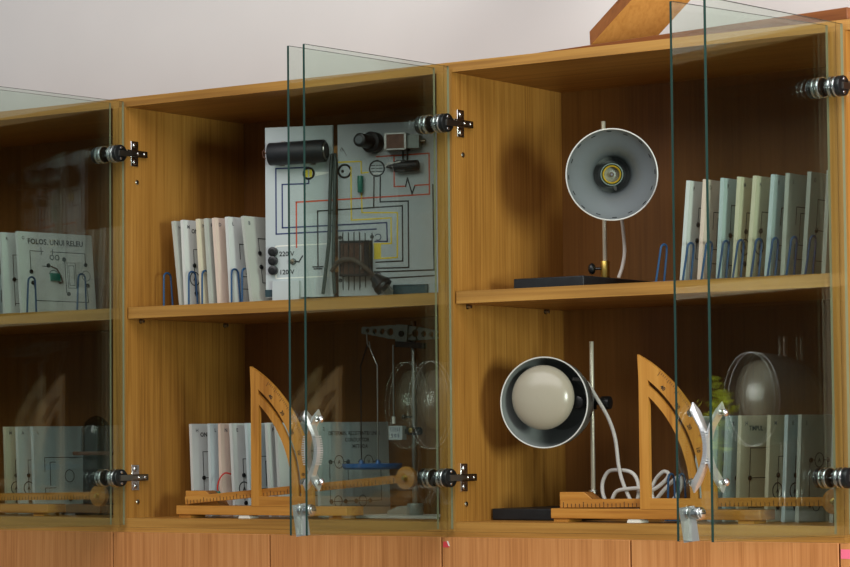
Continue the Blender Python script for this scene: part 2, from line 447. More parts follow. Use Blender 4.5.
# ------------------------------------------------------------------ circuit boards standing on edge
def board(x, y, z, dx, label, col='white_board', group=None, w=0.2, h=0.182, th=0.0078, yaw=3.0, spec=0, title=None):
    mb = MB(); mb.box((0, 0, 0), (th, w, h), col)
    F = frame((th, 0, 0), (0, 1, 0), (0, 0, 1), (1, 0, 0))
    lw = 0.0014; socks = []
    k = spec
    ptext(mb, F, 'ABCDEFGHKLMNPRST'[k % 16] if k != 2 else '2', (0.014, h-0.017), 0.010, 'grey_ink')
    if title:
        for q, tl in enumerate(title): ptext(mb, F, tl, (w*0.5+0.008*q, h-0.026-q*0.013) if len(title) > 1 or len(tl) > 8 else (.022, h-.026), (0.0165 if len(tl) > 8 else .012) if len(tl) < 20 and len(title) == 1 else 0.0108, 'ink', 'CENTER' if len(title) > 1 or len(tl) > 8 else 'LEFT')
    if k % 6 == 0:      # relay diagram
        pline(mb, F, [(0.03, 0.095), (0.03, 0.137), (0.065, 0.137)], lw, 'ink'); pline(mb, F, [(0.085, 0.137), (0.178, 0.137), (0.178, 0.11)], lw, 'ink')
        pline(mb, F, [(0.035, 0.07), (0.04, 0.03), (0.18, 0.03), (0.178, 0.065)], lw, 'ink')
        pline(mb, F, [(0.06, 0.13), (0.06, 0.145)], lw, 'ink'); pline(mb, F, [(0.09, 0.132), (0.09, 0.143)], lw, 'ink')
        pline(mb, F, [(0.115, 0.12), (0.122, 0.118), (0.122, 0.05)], lw, 'ink')
        for a, b in (((0.128, 0.06), (0.15, 0.115)), ((0.132, 0.066), (0.146, 0.109))):
            pline(mb, F, [a, (b[0], a[1]), b, (a[0], b[1]), a], 0.001, 'ink')
        pring(mb, F, (0.178, 0.088), 0.011, 0.0012, 'grey_ink')
        pline(mb, F, [(0.06, 0.105), (0.075, 0.105)], lw, 'ink'); pring(mb, F, (0.09, 0.085), 0.012, lw, 'ink', 20, 160)
        socks = [(0.03, 0.092), (0.033, 0.068), (0.077, 0.107), (0.12, 0.122), (0.178, 0.112), (0.18, 0.067), (0.127, 0.047)]
        pring(mb, F, (0.088, 0.125), 0.005, 0.002, 'grey_ink'); pring(mb, F, (0.102, 0.125), 0.005, 0.002, 'grey_ink')
        mb.box((.08, .074, 0), (.104, .09, .005), 'green', F @ Matrix.Translation((.0, .0, 0)))
        pline(mb, F, [(.084, .105), (.098, .1), (.108, .085), (.112, .072), (.104, .070)], .0022, 'coil', .003)
    elif k % 6 == 1:
        pline(mb, F, [(0.028, 0.02), (0.028, 0.13), (0.09, 0.13), (0.09, 0.10), (0.16, 0.10), (0.16, 0.02)], lw, 'ink')
        pline(mb, F, [(0.028, 0.077), (0.16, 0.077)], lw, 'ink'); pline(mb, F, [(0.028, 0.025), (0.12, 0.025)], lw, 'ink')
        pring(mb, F, (0.12, 0.05), 0.012, lw, 'ink'); socks = [(0.028, 0.077), (0.16, 0.06), (0.09, 0.10)]
    elif k % 6 == 2:    # two meters
        for cx in (0.055, 0.14):
            pring(mb, F, (cx, 0.108), 0.0125, lw, 'ink'); pline(mb, F, [(cx-0.03, 0.108), (cx-0.0125, 0.108)], lw, 'ink')
            pline(mb, F, [(cx+0.0125, 0.108), (cx+0.03, 0.108)], lw, 'ink')
            socks += [(cx-0.025, 0.108), (cx+0.025, 0.108)]
            ptext(mb, F, 'A' if cx < 0.1 else 'V', (cx, 0.104), 0.011, 'ink')
        pline(mb, F, [(0.028, 0.108), (0.028, 0.03), (0.175, 0.03), (0.175, 0.108)], lw, 'ink'); pline(mb, F, [(0.08, 0.108), (0.08, 0.06), (0.12, 0.06)], lw, 'ink')
        for cx in (0.05, 0.12): pring(mb, F, (cx, 0.03), 0.011, lw, 'ink'); socks += [(cx-0.02, 0.03), (cx+0.02, 0.03)]
    elif k % 6 == 3:
        pline(mb, F, [(0.03, 0.09), (0.03, 0.12), (0.065, 0.12)], lw, 'ink'); pline(mb, F, [(0.03, 0.03), (0.03, 0.055), (0.06, 0.055)], lw, 'ink')
        pline(mb, F, [(0.045, 0.06), (0.045, 0.11), (0.06, 0.11)], lw, 'ink'); pring(mb, F, (0.1, 0.08), 0.013, lw, 'ink')
        pline(mb, F, [(0.06, 0.12), (0.15, 0.12), (0.15, 0.03), (0.03, 0.03)], lw, 'ink'); socks = [(0.15, 0.09), (0.1, 0.03)]
    elif k % 6 == 4:    # meter in a column
        pline(mb, F, [(0.026, 0.02), (0.026, 0.115), (0.12, 0.115)], lw, 'ink'); pring(mb, F, (0.026, 0.055), 0.0135, 0.002, 'ink')
        ptext(mb, F, 'A', (0.026, 0.051), 0.012, 'ink'); socks = [(0.026, 0.082), (0.028, 0.026), (0.12, 0.09), (0.12, 0.06)]
        pline(mb, F, [(0.12, 0.115), (0.12, 0.02)], lw, 'ink')
    else:
        pline(mb, F, [(0.035, 0.10), (0.035, 0.13), (0.16, 0.13), (0.16, 0.04), (0.035, 0.04), (0.035, 0.07)], lw, 'ink')
        pline(mb, F, [(0.07, 0.03), (0.07, 0.05)], lw, 'ink'); pline(mb, F, [(0.076, 0.033), (0.076, 0.047)], lw, 'ink')
        socks = [(0.035, 0.10), (0.035, 0.072), (0.12, 0.13)]; pring(mb, F, (0.16, 0.085), 0.011, lw, 'ink')
    o = mb.build('circuit_board', None)
    a = math.atan2(dx, h)
    o.rotation_euler = (0, a, -math.radians(yaw))
    o.location = (x, y, z+0.0004+(th*math.sin(a) if a > 0 else 0))
    tag(o, label, 'board', group)
    for c in socks:
        sb = MB(); sb.cyl((th-0.0005, c[0], c[1]), (th+0.0022, c[0], c[1]), 0.0046, 'black', 16, bev=0.0006)
        sb.cyl((th+0.002, c[0], c[1]), (th+0.0024, c[0], c[1]), 0.0022, 'slot', 10)
        sb.build('socket', o)
    return o

ORD = ['first', 'second', 'third', 'fourth', 'fifth', 'sixth', 'seventh', 'eighth', 'ninth']
CN = {'white_board': 'white', 'blue_board': 'bluish white', 'cream_board': 'cream', 'pink_board': 'pinkish white', 'grey_board': 'grey white'}
def row(tops, bots, y, z, cols, specs, place, group, start, yaw=3.0, titles=None, h=0.182, custom=None):
    for k, (t, b) in enumerate(zip(tops, bots)):
        lab = (custom or {}).get(k) or '%s circuit board, %s from %s' % (CN[cols[k]], ORD[k], start)
        board(b, y, z, t-b, lab, cols[k], group, spec=specs[k], yaw=yaw, title=(titles or {}).get(k), h=h)

row([.063,.088,.128,.149,.170,.204,.244], [.085,.098,.141,.163,.185,.216,.268], 0.085, ZS+.0028,
    ['grey_board','white_board','cream_board','grey_board','pink_board','white_board','grey_board'], [7,10,11,13,3,9,17],
    None, 'circuit boards beside the radio panel', 'the left wall beside the radio panel', 5.0, h=0.174,
    titles={1: ['ONDUL.']}, custom={6: 'grey white circuit board standing on edge, partly behind the left edge of the radio panel'})
row([.053,.102,.130,.158,.198,.250,.274], [.062,.108,.135,.170,.210,.262,.287], 0.15, ZB,
    ['white_board','blue_board','pink_board','white_board','blue_board','white_board','white_board'], [7,9,11,4,15,21,5],
    None, 'circuit boards behind the left inclined plane', 'the left wall behind the raised-arm inclined plane', 9.0, h=0.187,
    titles={0: ['ONLT']}, custom={2: 'pinkish white circuit board with red and green clip lead, lower middle shelf',
      0: 'white circuit board at far left of lower middle shelf, behind the inclined plane'})
board(0.381, 0.155, ZB, -0.005, 'white circuit board showing two round meter symbols behind the blue balance pan', 'blue_board',
      'circuit boards behind the left inclined plane', spec=2, yaw=7, h=0.187, title=['DETERMIN. REZISTENTEI UNUI', 'CONDUCTOR', 'METODA'])
row([1.276,1.309,1.344,1.377,1.408,1.443,1.471,1.513,1.549], [1.259,1.294,1.331,1.362,1.390,1.426,1.457,1.497,1.535], 0.06, ZS+.0028,
    ['white_board','pink_board','blue_board','cream_board','cream_board','blue_board','grey_board','grey_board','grey_board'], [5,3,13,10,16,15,9,19,21],
    None, 'circuit boards on the shelf right of the upper lamp', 'the bell-shaded lamp on that shelf', 2.0, h=0.176)
row([1.239,1.268,1.297,1.323,1.381,1.415,1.441,1.507], [1.228,1.256,1.285,1.312,1.369,1.403,1.430,1.496], 0.15, ZB,
    ['white_board','blue_board','blue_board','cream_board','cream_board','blue_board','grey_board','grey_board'], [5,9,13,7,10,4,2,15],
    None, 'circuit boards behind the right inclined plane', 'the cable coil behind the level-arm inclined plane', 9.0, h=0.187, titles={3: ['TIMPUL']})
row([-.475,-.435,-.388], [-.462,-.420,-.370], 0.10, ZS+.0028, ['blue_board','white_board','white_board'], [9,13,6],
    None, 'circuit boards on the upper shelf at far left', 'left on the upper far left shelf', 9.0, h=0.178,
    titles={2: ['FOLOS. UNUI RELEU']}, custom={2: 'white circuit board with a relay diagram behind the far left glass door',
     1: 'white circuit board just left of the relay diagram board, far left cabinet', 0: 'bluish white circuit board cut by the left picture edge, upper shelf'})
row([-.470,-.434,-.389], [-.462,-.424,-.380], 0.15, ZB, ['cream_board','white_board','blue_board'], [10,16,9],
    None, 'circuit boards on the lower level at far left', 'left on the lower far left level', 5.0, h=0.187,
    custom={0: 'cream circuit board cut by the left picture edge, lower level', 1: 'white circuit board second from the left edge, lower level behind glass',
            2: 'bluish circuit board beside the dark dome, lower level behind the far left door'})
# clip lead on the third lower board
t = thing('clip_lead', 'red wire with a green crocodile clip hanging on the pinkish circuit board', 'clip lead', (0.144, 0.150, 0.102))
MB().tube(smooth_path([(0.014, 0.008, 0.008), (0.008, -.004, 0.010), (0.001, -0.011, 0.0), (-0.003, -0.014, -0.016), (-0.003, -0.0125, -0.03)], 6), 0.0016, 'redplastic', 8).build('wire', t)
mb = MB(); mb.prism([(-0.007, -0.026), (0.0, -0.026), (0.007, -0.045), (0.004, -0.055), (0.0, -0.055), (-0.005, -0.045)], -0.016, -0.009, 'green'); mb.build('clip', t, bevel=0.001)

# ------------------------------------------------------------------ blue wire racks (inverted U dividers)
def rack(label, xs, y, z, hs=0.075, lean=0.0, group='blue wire book racks'):
    r = thing('wire_rack', label, 'rack', (xs[0], y, z), 0, group)
    L = xs[-1]-xs[0]
    for yy in (0.006, 0.034):
        MB().tube([(-0.006, yy, 0.0014), (L+0.006, yy, 0.0014)], 0.0013, 'bluewire', 8).build('base_rail', r)
    for x in xs:
        q = x-xs[0]
        pts = [(q, 0.006, 0.0014), (q+lean*0.8, 0.009, hs*0.8)]
        for k in range(9):
            a = PI-PI*k/8; pts.append((q+lean*(0.85+0.15*math.sin(a)), 0.020+0.0105*math.cos(a), hs*0.88+hs*0.12*math.sin(a)))
        pts += [(q+lean*0.8, 0.031, hs*0.8), (q, 0.034, 0.0014)]
        MB().tube(pts, 0.0020, 'bluewire', 8).build('divider', r)
    return r
rack('blue wire rack among the boards left of the radio panel', [.052, .118, .153, .229, .256], 0.07, ZS, 0.072, -0.003)
rack('blue wire rack among the boards right of the upper lamp', [1.225, 1.279, 1.316, 1.349, 1.378, 1.413, 1.445, 1.481, 1.517], 0.03, ZS, 0.068, 0.010)
rack('blue wire rack in front of the relay diagram board at far left', [-.443, -.322, -.18], 0.065, ZS, 0.080, 0.0)
rack('blue wire rack beside the white cable coil, lower right shelf', [1.178, 1.2], 0.14, ZB, 0.085, 0.0)

# ------------------------------------------------------------------ radio demonstration panel
def radio():
    r = thing('radio_demonstration_panel', 'large grey white radio circuit panel with coloured lines and mounted components', 'demonstration panel', (0.2971, 0.100, ZS), math.atan2(.1219, .3277))
    Wd, H = 0.360, 0.350; t = 0.008; gx0, gx1 = 0.1395, 0.1500
    F = frame((0, 0, 0), (1, 0, 0), (0, 0, 1), (0, -1, 0))
    lw = 0.0028
    mb = MB(); mb.box((0, 0, 0.012), (gx0, t, H), 'radio'); 
    def clip(p, lo, hi):
        out = []
        for a, b in zip(p[:-1], p[1:]):
            if a[0] > b[0]: a2, b2 = b, a
            else: a2, b2 = a, b
            if b2[0] < lo or a2[0] > hi: continue
            def at(x): return (x, a2[1]+(b2[1]-a2[1])*((x-a2[0])/(b2[0]-a2[0]) if b2[0] > a2[0] else 0))
            out.append([a2 if a2[0] >= lo else at(lo), b2 if b2[0] <= hi else at(hi)])
        return out
    lines = [
     ('navy', [(.09,.268),(.022,.268),(.022,.138),(.227,.142)]),
     ('navy', [(.09,.236),(.035,.236),(.035,.150),(.249,.154),(.250,.117),(.225,.118)]),
     ('red', [(.064,.111),(.064,.200),(.336,.207),(.336,.287),(.230,.284)]),
     ('red', [(.265,.286),(.265,.224),(.288,.224)]), ('ink', [(.288,.224),(.292,.240),(.301,.209),(.307,.225)]), ('red', [(.307,.225),(.335,.226)]),
     ('ink', [(.227,.077),(.281,.078),(.281,.186),(.108,.181),(.108,.072)]),
     ('ink', [(.224,.244),(.223,.186)]), ('ink', [(.237,.244),(.236,.195),(.293,.195),(.293,.065),(.228,.065)]),
     ('ink', [(.343,.225),(.344,.059),(.224,.058)]), ('ink', [(.346,.048),(.246,.045)]),
     ('yellow', [(.152,.276),(.198,.276),(.198,.253),(.212,.254)]), ('yellow', [(.198,.215),(.199,.175),(.271,.173),(.270,.085),(.223,.084)]),
     ('yellow', [(.177,.265),(.177,.161),(.258,.163),(.258,.113),(.223,.113)]),
     ('navy', [(.09,.236),(.09,.245)]), ('ink', [(.048,.084),(.069,.082),(.076,.093)]),
     ('ink', [(.098,.071),(.118,.071)]), ('ink', [(.100,.067),(.116,.067)]),
    ]
    def draw(mb, lo, hi):
        for m, p in lines:
            for seg in clip(p, lo, hi): pline(mb, F, seg, lw, m)
    draw(mb, 0, gx0)
    pline(mb, F, [(.128,.116),(.021,.114),(.021,.110)], 0.0022, 'white'); pline(mb, F, [(.128,.116),(.128,.052),(.021,.050),(.021,.058)], 0.0022, 'white')
    for (x, z, s) in ((.028, .094, '220 V'), (.028, .058, '120 V')): ptext(mb, F, s, (x, z), 0.013, 'ink', 'LEFT')
    pring(mb, F, (.09, .256), .0105, .004, 'ink'); 
    prect(mb, F, (.083, .249), (.0885, .263), 'yellow'); prect(mb, F, (.0915, .249), (.097, .263), 'yellow')
    mb.prism([(.104, .259), (.132, .2575), (.132, .2555), (.104, .250)], -0.0006, 0.0002, 'white')
    pring(mb, F, (.057, .0825), .0055, .002, 'grey_ink')
    mb.build('panel_board', r)
    mb = MB(); mb.box((gx1, 0, 0.012), (Wd, t, H), 'radio'); draw(mb, gx1, Wd)
    pring(mb, F, (.164, .258), .0125, .004, 'ink', 20, 340); pdisc(mb, F, (.160, .258), .003, 'ink')
    pring(mb, F, (.230, .261), .0150, .003, 'ink')
    for dz in (-.006, 0, .006): pline(mb, F, [(.219, .261+dz), (.226, .261+dz)], .0014, 'ink'); pline(mb, F, [(.229, .261+dz), (.241, .261+dz)], .0014, 'ink')
    pline(mb, F, [(.222, .250), (.230, .252), (.238, .250)], .002, 'white')
    prect(mb, F, (.223, .084), (.237, .114), 'yellow')
    for i, x in enumerate((.159, .171, .182, .194, .205, .219)): pline(mb, F, [(x, .029), (x, .134)], .0022, 'ink')
    for z in (.126, .050): 
        pring(mb, F, (.231, z), .006, .0016, 'navy', -120, 150)
    for (x, z) in ((.219, .127), (.219, .043), (.148+.006, .127), (.148+.006, .043)): pdisc(mb, F, (x, z), .004, 'ink')
    pring(mb, F, (.158, .30), .0025, .001, 'brown_cable'); pline(mb, F, [(.158, .306), (.163, .298), (.168, .288)], .001, 'brown_cable')
    mb.build('panel_board', r)
    # rear battens + feet
    mb = MB()
    for z in (.06, .28): mb.box((0.02, t, z), (Wd-0.02, t+0.014, z+0.03), 'oak_h')
    mb.build('batten', r)
    MB().box((.016, -0.010, 0.0003), (.072, t+0.05, 0.045), 'radio').build('foot', r, bevel=0.001)
    MB().box((.262, -0.006, 0.0003), (.332, t+0.05, 0.0315), 'teal').build('foot', r, bevel=0.001)
    MB().box((-0.001, -0.002, 0.014), (.013, -0.0002, 0.028), 'teal').build('notch_patch', r)  # flat dark patch added in place of the dark notch at the corner
    # electrolytic capacitor, lying
    mb = MB(); mb.cyl((.016, -.024, .294), (.132, -.024, .297), .0225, 'blackmat', 40, bev=0.003)
    mb.cyl((.132, -.024, .297), (.134, -.024, .297), .018, 'steel', 30); mb.cyl((.1335, -.024, .297), (.1355, -.024, .297), .014, 'blackmat', 30)
    mb.tube([(.018, -.024, .294), (.008, -.024, .297), (.004, -.02, .304), (.000, -.018, .300), (.001, -.016, .290), (.006, -.014, .287)], .0012, 'coil', 8)
    for x in (.035, .1): mb.box((x, -.006, .272), (x+.006, 0, .322), 'steel')
    mb.build('capacitor', r)
    # knob / potentiometer
    mb = MB(); mb.cyl((.228, 0, .311), (.222, -.022, .311), .021, 'blackmat', 32, bev=.003); mb.cyl((.222, -.022, .311), (.212, -.062, .3115), .0135, 'black', 28, bev=.002)
    mb.cyl((.2122, -.061, .3115), (.2118, -.0635, .3115), .008, 'grey_ink', 20); mb.build('knob', r)
    # small output transformer with steel frame
    mb = MB(); mb.box((.256, -.030, .296), (.296, 0, .324), 'coil')
    for a, b in (((.254, -.031, .293), (.258, .0, .326)), ((.294, -.031, .293), (.298, .0, .326)), ((.254, -.031, .293), (.298, .0, .2955)), ((.254, -.031, .3235), (.298, .0, .326))): mb.box(a, b, 'steel')
    mb.box((.298, -.024, .296), (.322, 0, .322), 'castgrey'); mb.cyl((.322, -.012, .31), (.332, -.012, .31), .004, 'dull', 14)
    for x in (.284, .293): mb.tube([(x, -.004, .294), (x, -.004, .272)], .0018, 'dark_cable', 8)
    mb.build('transformer', r)
    mb = MB(); mb.cyl((.268, -.012, .262), (.318, -.012, .263), .011, 'blackmat', 24, bev=.003); mb.box((.275, -.02, .252), (.292, 0, .274), 'black'); mb.cyl((.268, -.012, .262), (.252, -.012, .262), .006, 'black', 16, r2=.002)
    mb.tube([(.25, -.012, .262), (.258, -.016, .269), (.272, -.02, .268), (.284, -.022, .271)], .0015, 'cable', 8); mb.build('potentiometer', r)
    MB().cyl((.198, -.007, .214), (.198, -.007, .247), .0058, 'green', 18, bev=.001).build('resistor', r)
    for z in (.103, .085, .066):
        mb = MB(); mb.cyl((.017, 0, z), (.017, -.012, z), .0092, 'black', 24, bev=.001); mb.cyl((.017, -.0119, z), (.017, -.0125, z), .0045, 'slot', 16); mb.build('socket', r)
    mb = MB(); mb.cyl((.057, 0, .0825), (.057, -.010, .0825), .0042, 'dull', 18, bev=.0008); mb.build('switch', r)
    # mains transformer
    mb = MB(); mb.box((.162, -.022, .054), (.208, -.001, .116), 'coil'); mb.box((.157, -.018, .050), (.164, 0, .120), 'black'); mb.box((.207, -.020, .050), (.219, 0, .119), 'black'); mb.box((.160, -.023, .114), (.213, 0, .119), 'blackmat'); mb.box((.160, -.023, .050), (.213, 0, .054), 'blackmat')
    mb.box((.2, -.0225, .062), (.2035, -.022, .110), 'steel')
    for i, x in enumerate((.1655, .1765, .188, .199)): mb.box((x, -.0235, .022), (x+.0016, -.0222, .136), 'ink'); mb.build('transformer', r)
    # hanging cable loop and plug
    mb = MB()
    for (dx, dy) in ((0, 0), (.0105, -.004)):
        mb.tube([(.140+dx*.5, -.004, .292), (.139+dx, -.010+dy, .27), (.137+dx, -.012+dy, .2), (.135+dx, -.013+dy, .12), (.128+dx*1.6, -.014+dy, .06), (.122+dx*2.4, -.014+dy, .016)], .0036, 'dark_cable', 10)
    mb.build('cable', r)
    mb = MB(); mb.tube([(.142, -.02, .060), (.156, -.028, .076), (.170, -.034, .0815), (.190, -.036, .081), (.206, -.034, .072), (.222, -.030, .057), (.234, -.026, .044)], .0045, 'brown_cable', 10); mb.build('mains_lead', r)
    mb = MB(); mb.cyl((.230, -.026, .047), (.246, -.026, .030), .010, 'black', 20, r2=.019, bev=.002); mb.cyl((.246, -.026, .030), (.251, -.026, .025), .019, 'black', 20)
    for q in (-.008, .008): mb.cyl((.249+q*.7, -.026, .027+q*.75), (.262+q*.7, -.026, .012+q*.75), .0022, 'steel', 10)
    mb.build('plug', r)
    return r
radio()

# ------------------------------------------------------------------ reflector lamps on black box bases
def lamp(label, loc, base, rod, rod_top, mouth, axis, kind, group='reflector lamps on stands'):
    """everything local to loc; base=(x0,x1,y0,y1,h); axis points out of the mouth"""
    r = thing('reflector_lamp', label, 'lamp', loc, 0, group)
    x0, x1, y0, y1, h = base
    mb = MB(); mb.box((x0, y0, 0.0005), (x1, y1, h), 'blackmat'); mb.build('base', r, bevel=0.002)
    rx, ry = rod
    mb = MB(); mb.cyl((rx, ry, h), (rx, ry, rod_top), .0042, 'palerod' if kind == 'bell' else 'palerod', 18, bev=.0008); mb.build('rod', r)
    mb = MB(); mb.cyl((rx, ry, h), (rx, ry, h+.034), .0085, 'brass' if kind == 'bell' else 'steel', 20, bev=.001)
    mb.cyl((rx, ry, h+.020), (rx-.016, ry-.008, h+.020), .0025, 'black', 10); mb.sphere((rx-.022, ry-.011, h+.020), .0105, 'black', 18, (.7, .7, 1)); mb.build('collar', r)
    ax = Vector(axis).normalized(); mo = Vector(mouth); bk = -ax
    R = .083
    if kind == 'bell':
        prof = [(0, R), (.006, .0812), (.016, .0758), (.026, .0685), (.037, .0595), (.049, .051), (.062, .044), (.078, .0385), (.10, .036), (.116, .035), (.123, .026), (.125, .004)]
    else:
        prof = [(0, R), (.012, .0826), (.04, .080), (.07, .074), (.095, .064), (.112, .050), (.125, .034), (.13, .02), (.132, .004)]
    mb = MB()
    mb.lathe(prof, mo, bk, 'shade_out', 64)
    inner = [(d+(.0015 if i > 0 else .0), max(.003, rr-.0016)) for i, (d, rr) in enumerate(prof)]
    mb.lathe(inner, mo, bk, 'shade_in' if kind == 'bell' else 'shade_in2', 64)
    mb.tube([mo + (ax.orthogonal().normalized()*math.cos(q*2*PI/64) + ax.cross(ax.orthogonal().normalized())*math.sin(q*2*PI/64))*(R-.0005) for q in range(64)], .0013, 'rim', 8, closed=True)
    u = ax.orthogonal().normalized(); w = ax.cross(u)
    ns = 16
    for q in range(ns):
        a = 2*PI*q/ns+.1
        dd = (.014 if q % 2 else .010) if kind == 'bell' else .04
        rr = (.0765 if q % 2 else .0785)-.0005 if kind == 'bell' else .0795
        e = u*math.cos(a)+w*math.sin(a); tn = -u*math.sin(a)+w*math.cos(a)
        c = mo+bk*dd+e*rr
        T = Matrix(((tn.x, e.x, bk.x, c.x), (tn.y, e.y, bk.y, c.y), (tn.z, e.z, bk.z, c.z), (0, 0, 0, 1)))
        mb.box((-.0042, -.0007, -.0011), (.0042, .0008, .0011), 'slot', T)
    mb.build('lamp_shade', r, fix=False)
    if kind == 'bell':
        so = mo+bk*.085
        mb = MB(); mb.lathe([(0, .0), (0, .0), ], so, ax, 'slot', 24) if False else None
        mb.lathe([(-.035, .0215), (.0, .0215), (.002, .0205), (.002, .0190), (-.02, .018)], so, ax, 'olive', 40)
        mb.lathe([(-.018, .0172), (-.001, .0172), (.0005, .016), (-.001, .0145), (-.018, .0138)], so, ax, 'thread', 40)
        mb.lathe([(-.016, .0180), (-.012, .0005)], so, ax, 'castgrey', 30)
        mb.cyl(so-ax*.016, so-ax*.006, .0045, 'dull', 16); mb.cyl(so-ax*.006, so-ax*.0045, .002, 'chrome', 12)
        mb.build('socket', r, fix=False)
    else:
        cc = mo+bk*.012+Vector((-0.006, 0, .0095))
        prof2 = []
        for k in range(15):
            th = PI*k/20; prof2.append((.026*math.cos(th), .059*math.sin(th)+.0003))
        prof2 += [(-.035, .045), (-.055, .024), (-.085, .016)]
        MB().lathe(prof2, cc, ax, 'opal', 56).build('opal_bulb', r, fix=False)
        mb = MB(); mb.cyl(cc-ax*.08, cc-ax*.116, .019, 'black', 24); mb.build('socket', r)
        sk = mo+bk*.055+Vector((.054, .008, .0))
        mb = MB(); mb.cyl(sk, sk+ax*.02, .012, 'black', 18, bev=.002); mb.build('switch', r)
    # clamp joining the shade to the rod
    pc = mo+bk*(.10 if kind == 'bell' else .115)
    zc = pc.z
    mb = MB(); mb.cyl(pc, (rx, ry, zc), .006, 'black', 14); mb.cyl((rx, ry, zc-.012), (rx, ry, zc+.012), .0085, 'black', 18)
    if kind != 'bell':
        mb.cyl((rx, ry, zc), (rx+.022, ry+.004, zc), .004, 'black', 12); mb.cyl((rx+.018, ry+.004, zc), (rx+.036, ry+.006, zc), .0125, 'black', 18, bev=.002)
    mb.build('clamp', r)
    return r, mo, bk

CAMP = Vector((3.60858, -4.02643, 0.16656))
# upper bell lamp
mo = Vector((1.0985, .100, .6500)); ax = (CAMP-mo).normalized()
L1 = Vector((.893, .085, ZS))
lr, m_, bk = lamp('reflector lamp on upper shelf with grey bell shade and empty brass socket', L1, (0, .152, 0, .25, .0235), (1.0120-L1.x, .214-L1.y), .764-ZS, mo-L1, ax, 'bell')
MB().tube([tuple(Vector(p)-L1) for p in smooth_path([(1.034, .211, .648), (1.046, .210, .615), (1.0555, .206, .570), (1.063, .20, .52), (1.059, .198, .49), (1.052, .196, .4694)])], .0034, 'cable', 10).build('cable', lr)
# lower drum lamp
mo = Vector((.960, .080, .2405)); cd = (CAMP-mo).normalized()
lf = Vector((-cd.y, cd.x, 0)).normalized()*-1
lf = Vector((0, 0, 1)).cross(cd).normalized()*-1      # image-left seen from the room
ax = (cd*math.cos(math.radians(17))+lf*math.sin(math.radians(17))+Vector((0, 0, .02))).normalized()
L2 = Vector((.822, .112, ZB))
lr, m_, bk = lamp('reflector lamp on lower level with drum shade, opal bulb and white cable', L2, (0, .185, 0, .21, .0215), (.9885-L2.x, .2-L2.y), .354-ZB, mo-L2, ax, 'drum')
cab_pts = [(.968, .165, .285), (.986, .182, .279), (1.010, .186, .245), (1.031, .19, .208), (1.044, .19, .171), (1.050, .19, .125), (1.058, .19, .095), (1.074, .19, .062), (1.082, .193, .052),
           (1.088, .197, .075), (1.083, .2, .098), (1.07, .2, .112), (1.045, .2, .116), (1.022, .2, .113), (1.011, .198, .095), (1.012, .195, .075), (1.022, .192, .057), (1.034, .188, .052), (1.04, .185, .066), (1.050, .185, .078), (1.075, .185, .082), (1.10, .183, .083), (1.125, .182, .080),
           (1.150, .183, .095), (1.158, .186, .108), (1.145, .19, .113), (1.128, .192, .1), (1.12, .19, .08), (1.128, .186, .062), (1.15, .182, .08), (1.172, .18, .098), (1.186, .178, .104), (1.19, .176, .085), (1.172, .174, .060), (1.160, .172, .035), (1.15, .170, .0285)]
MB().tube([tuple(Vector(p)-L2) for p in smooth_path(cab_pts, 6)], .0036, 'cable', 10).build('cable', lr)

# the same kind of lamp in the right-hand cabinet
mo = Vector((1.905, .080, .2405)); L3 = Vector((1.775, .112, ZB))
lamp('reflector lamp with opal bulb in the cabinet beyond the right picture edge', L3, (0, .185, 0, .21, .0215), (1.9335-L3.x, .2-L3.y), .354-ZB, mo-L3, ax, 'drum')

# a leafy plant beside that lamp (seen only as a reflection in the door glass)
pt = thing('potted_plant', 'lime green leafy plant in small pot beside the lamp beyond the right picture edge', 'plant', (1.918, .004, ZB))
mb = MB(); mb.lathe([(0.0004, .0005), (.0004, .026), (.055, .034), (.055, .030), (.048, .0005)], (0, 0, 0), (0, 0, 1), 'castgrey', 28); mb.build('pot', pt)
mb = MB(); mb.cyl((0, 0, .048), (0, 0, .21), .003, 'leaf', 8)
for k in range(46):
    c = Vector((random.gauss(0, .016), random.gauss(0, .012), .185+random.gauss(0, .028)))
    u = Vector((random.gauss(0, 1), random.gauss(0, 1), random.gauss(0, .6))).normalized(); v = u.orthogonal().normalized()
    n_ = u.cross(v)
    mb.add([c-u*.013, c+v*.008+n_*.002, c+u*.014, c-v*.008+n_*.002], [(0, 1, 2), (0, 2, 3)], 'leaf')
mb.build('foliage', pt, fix=False)

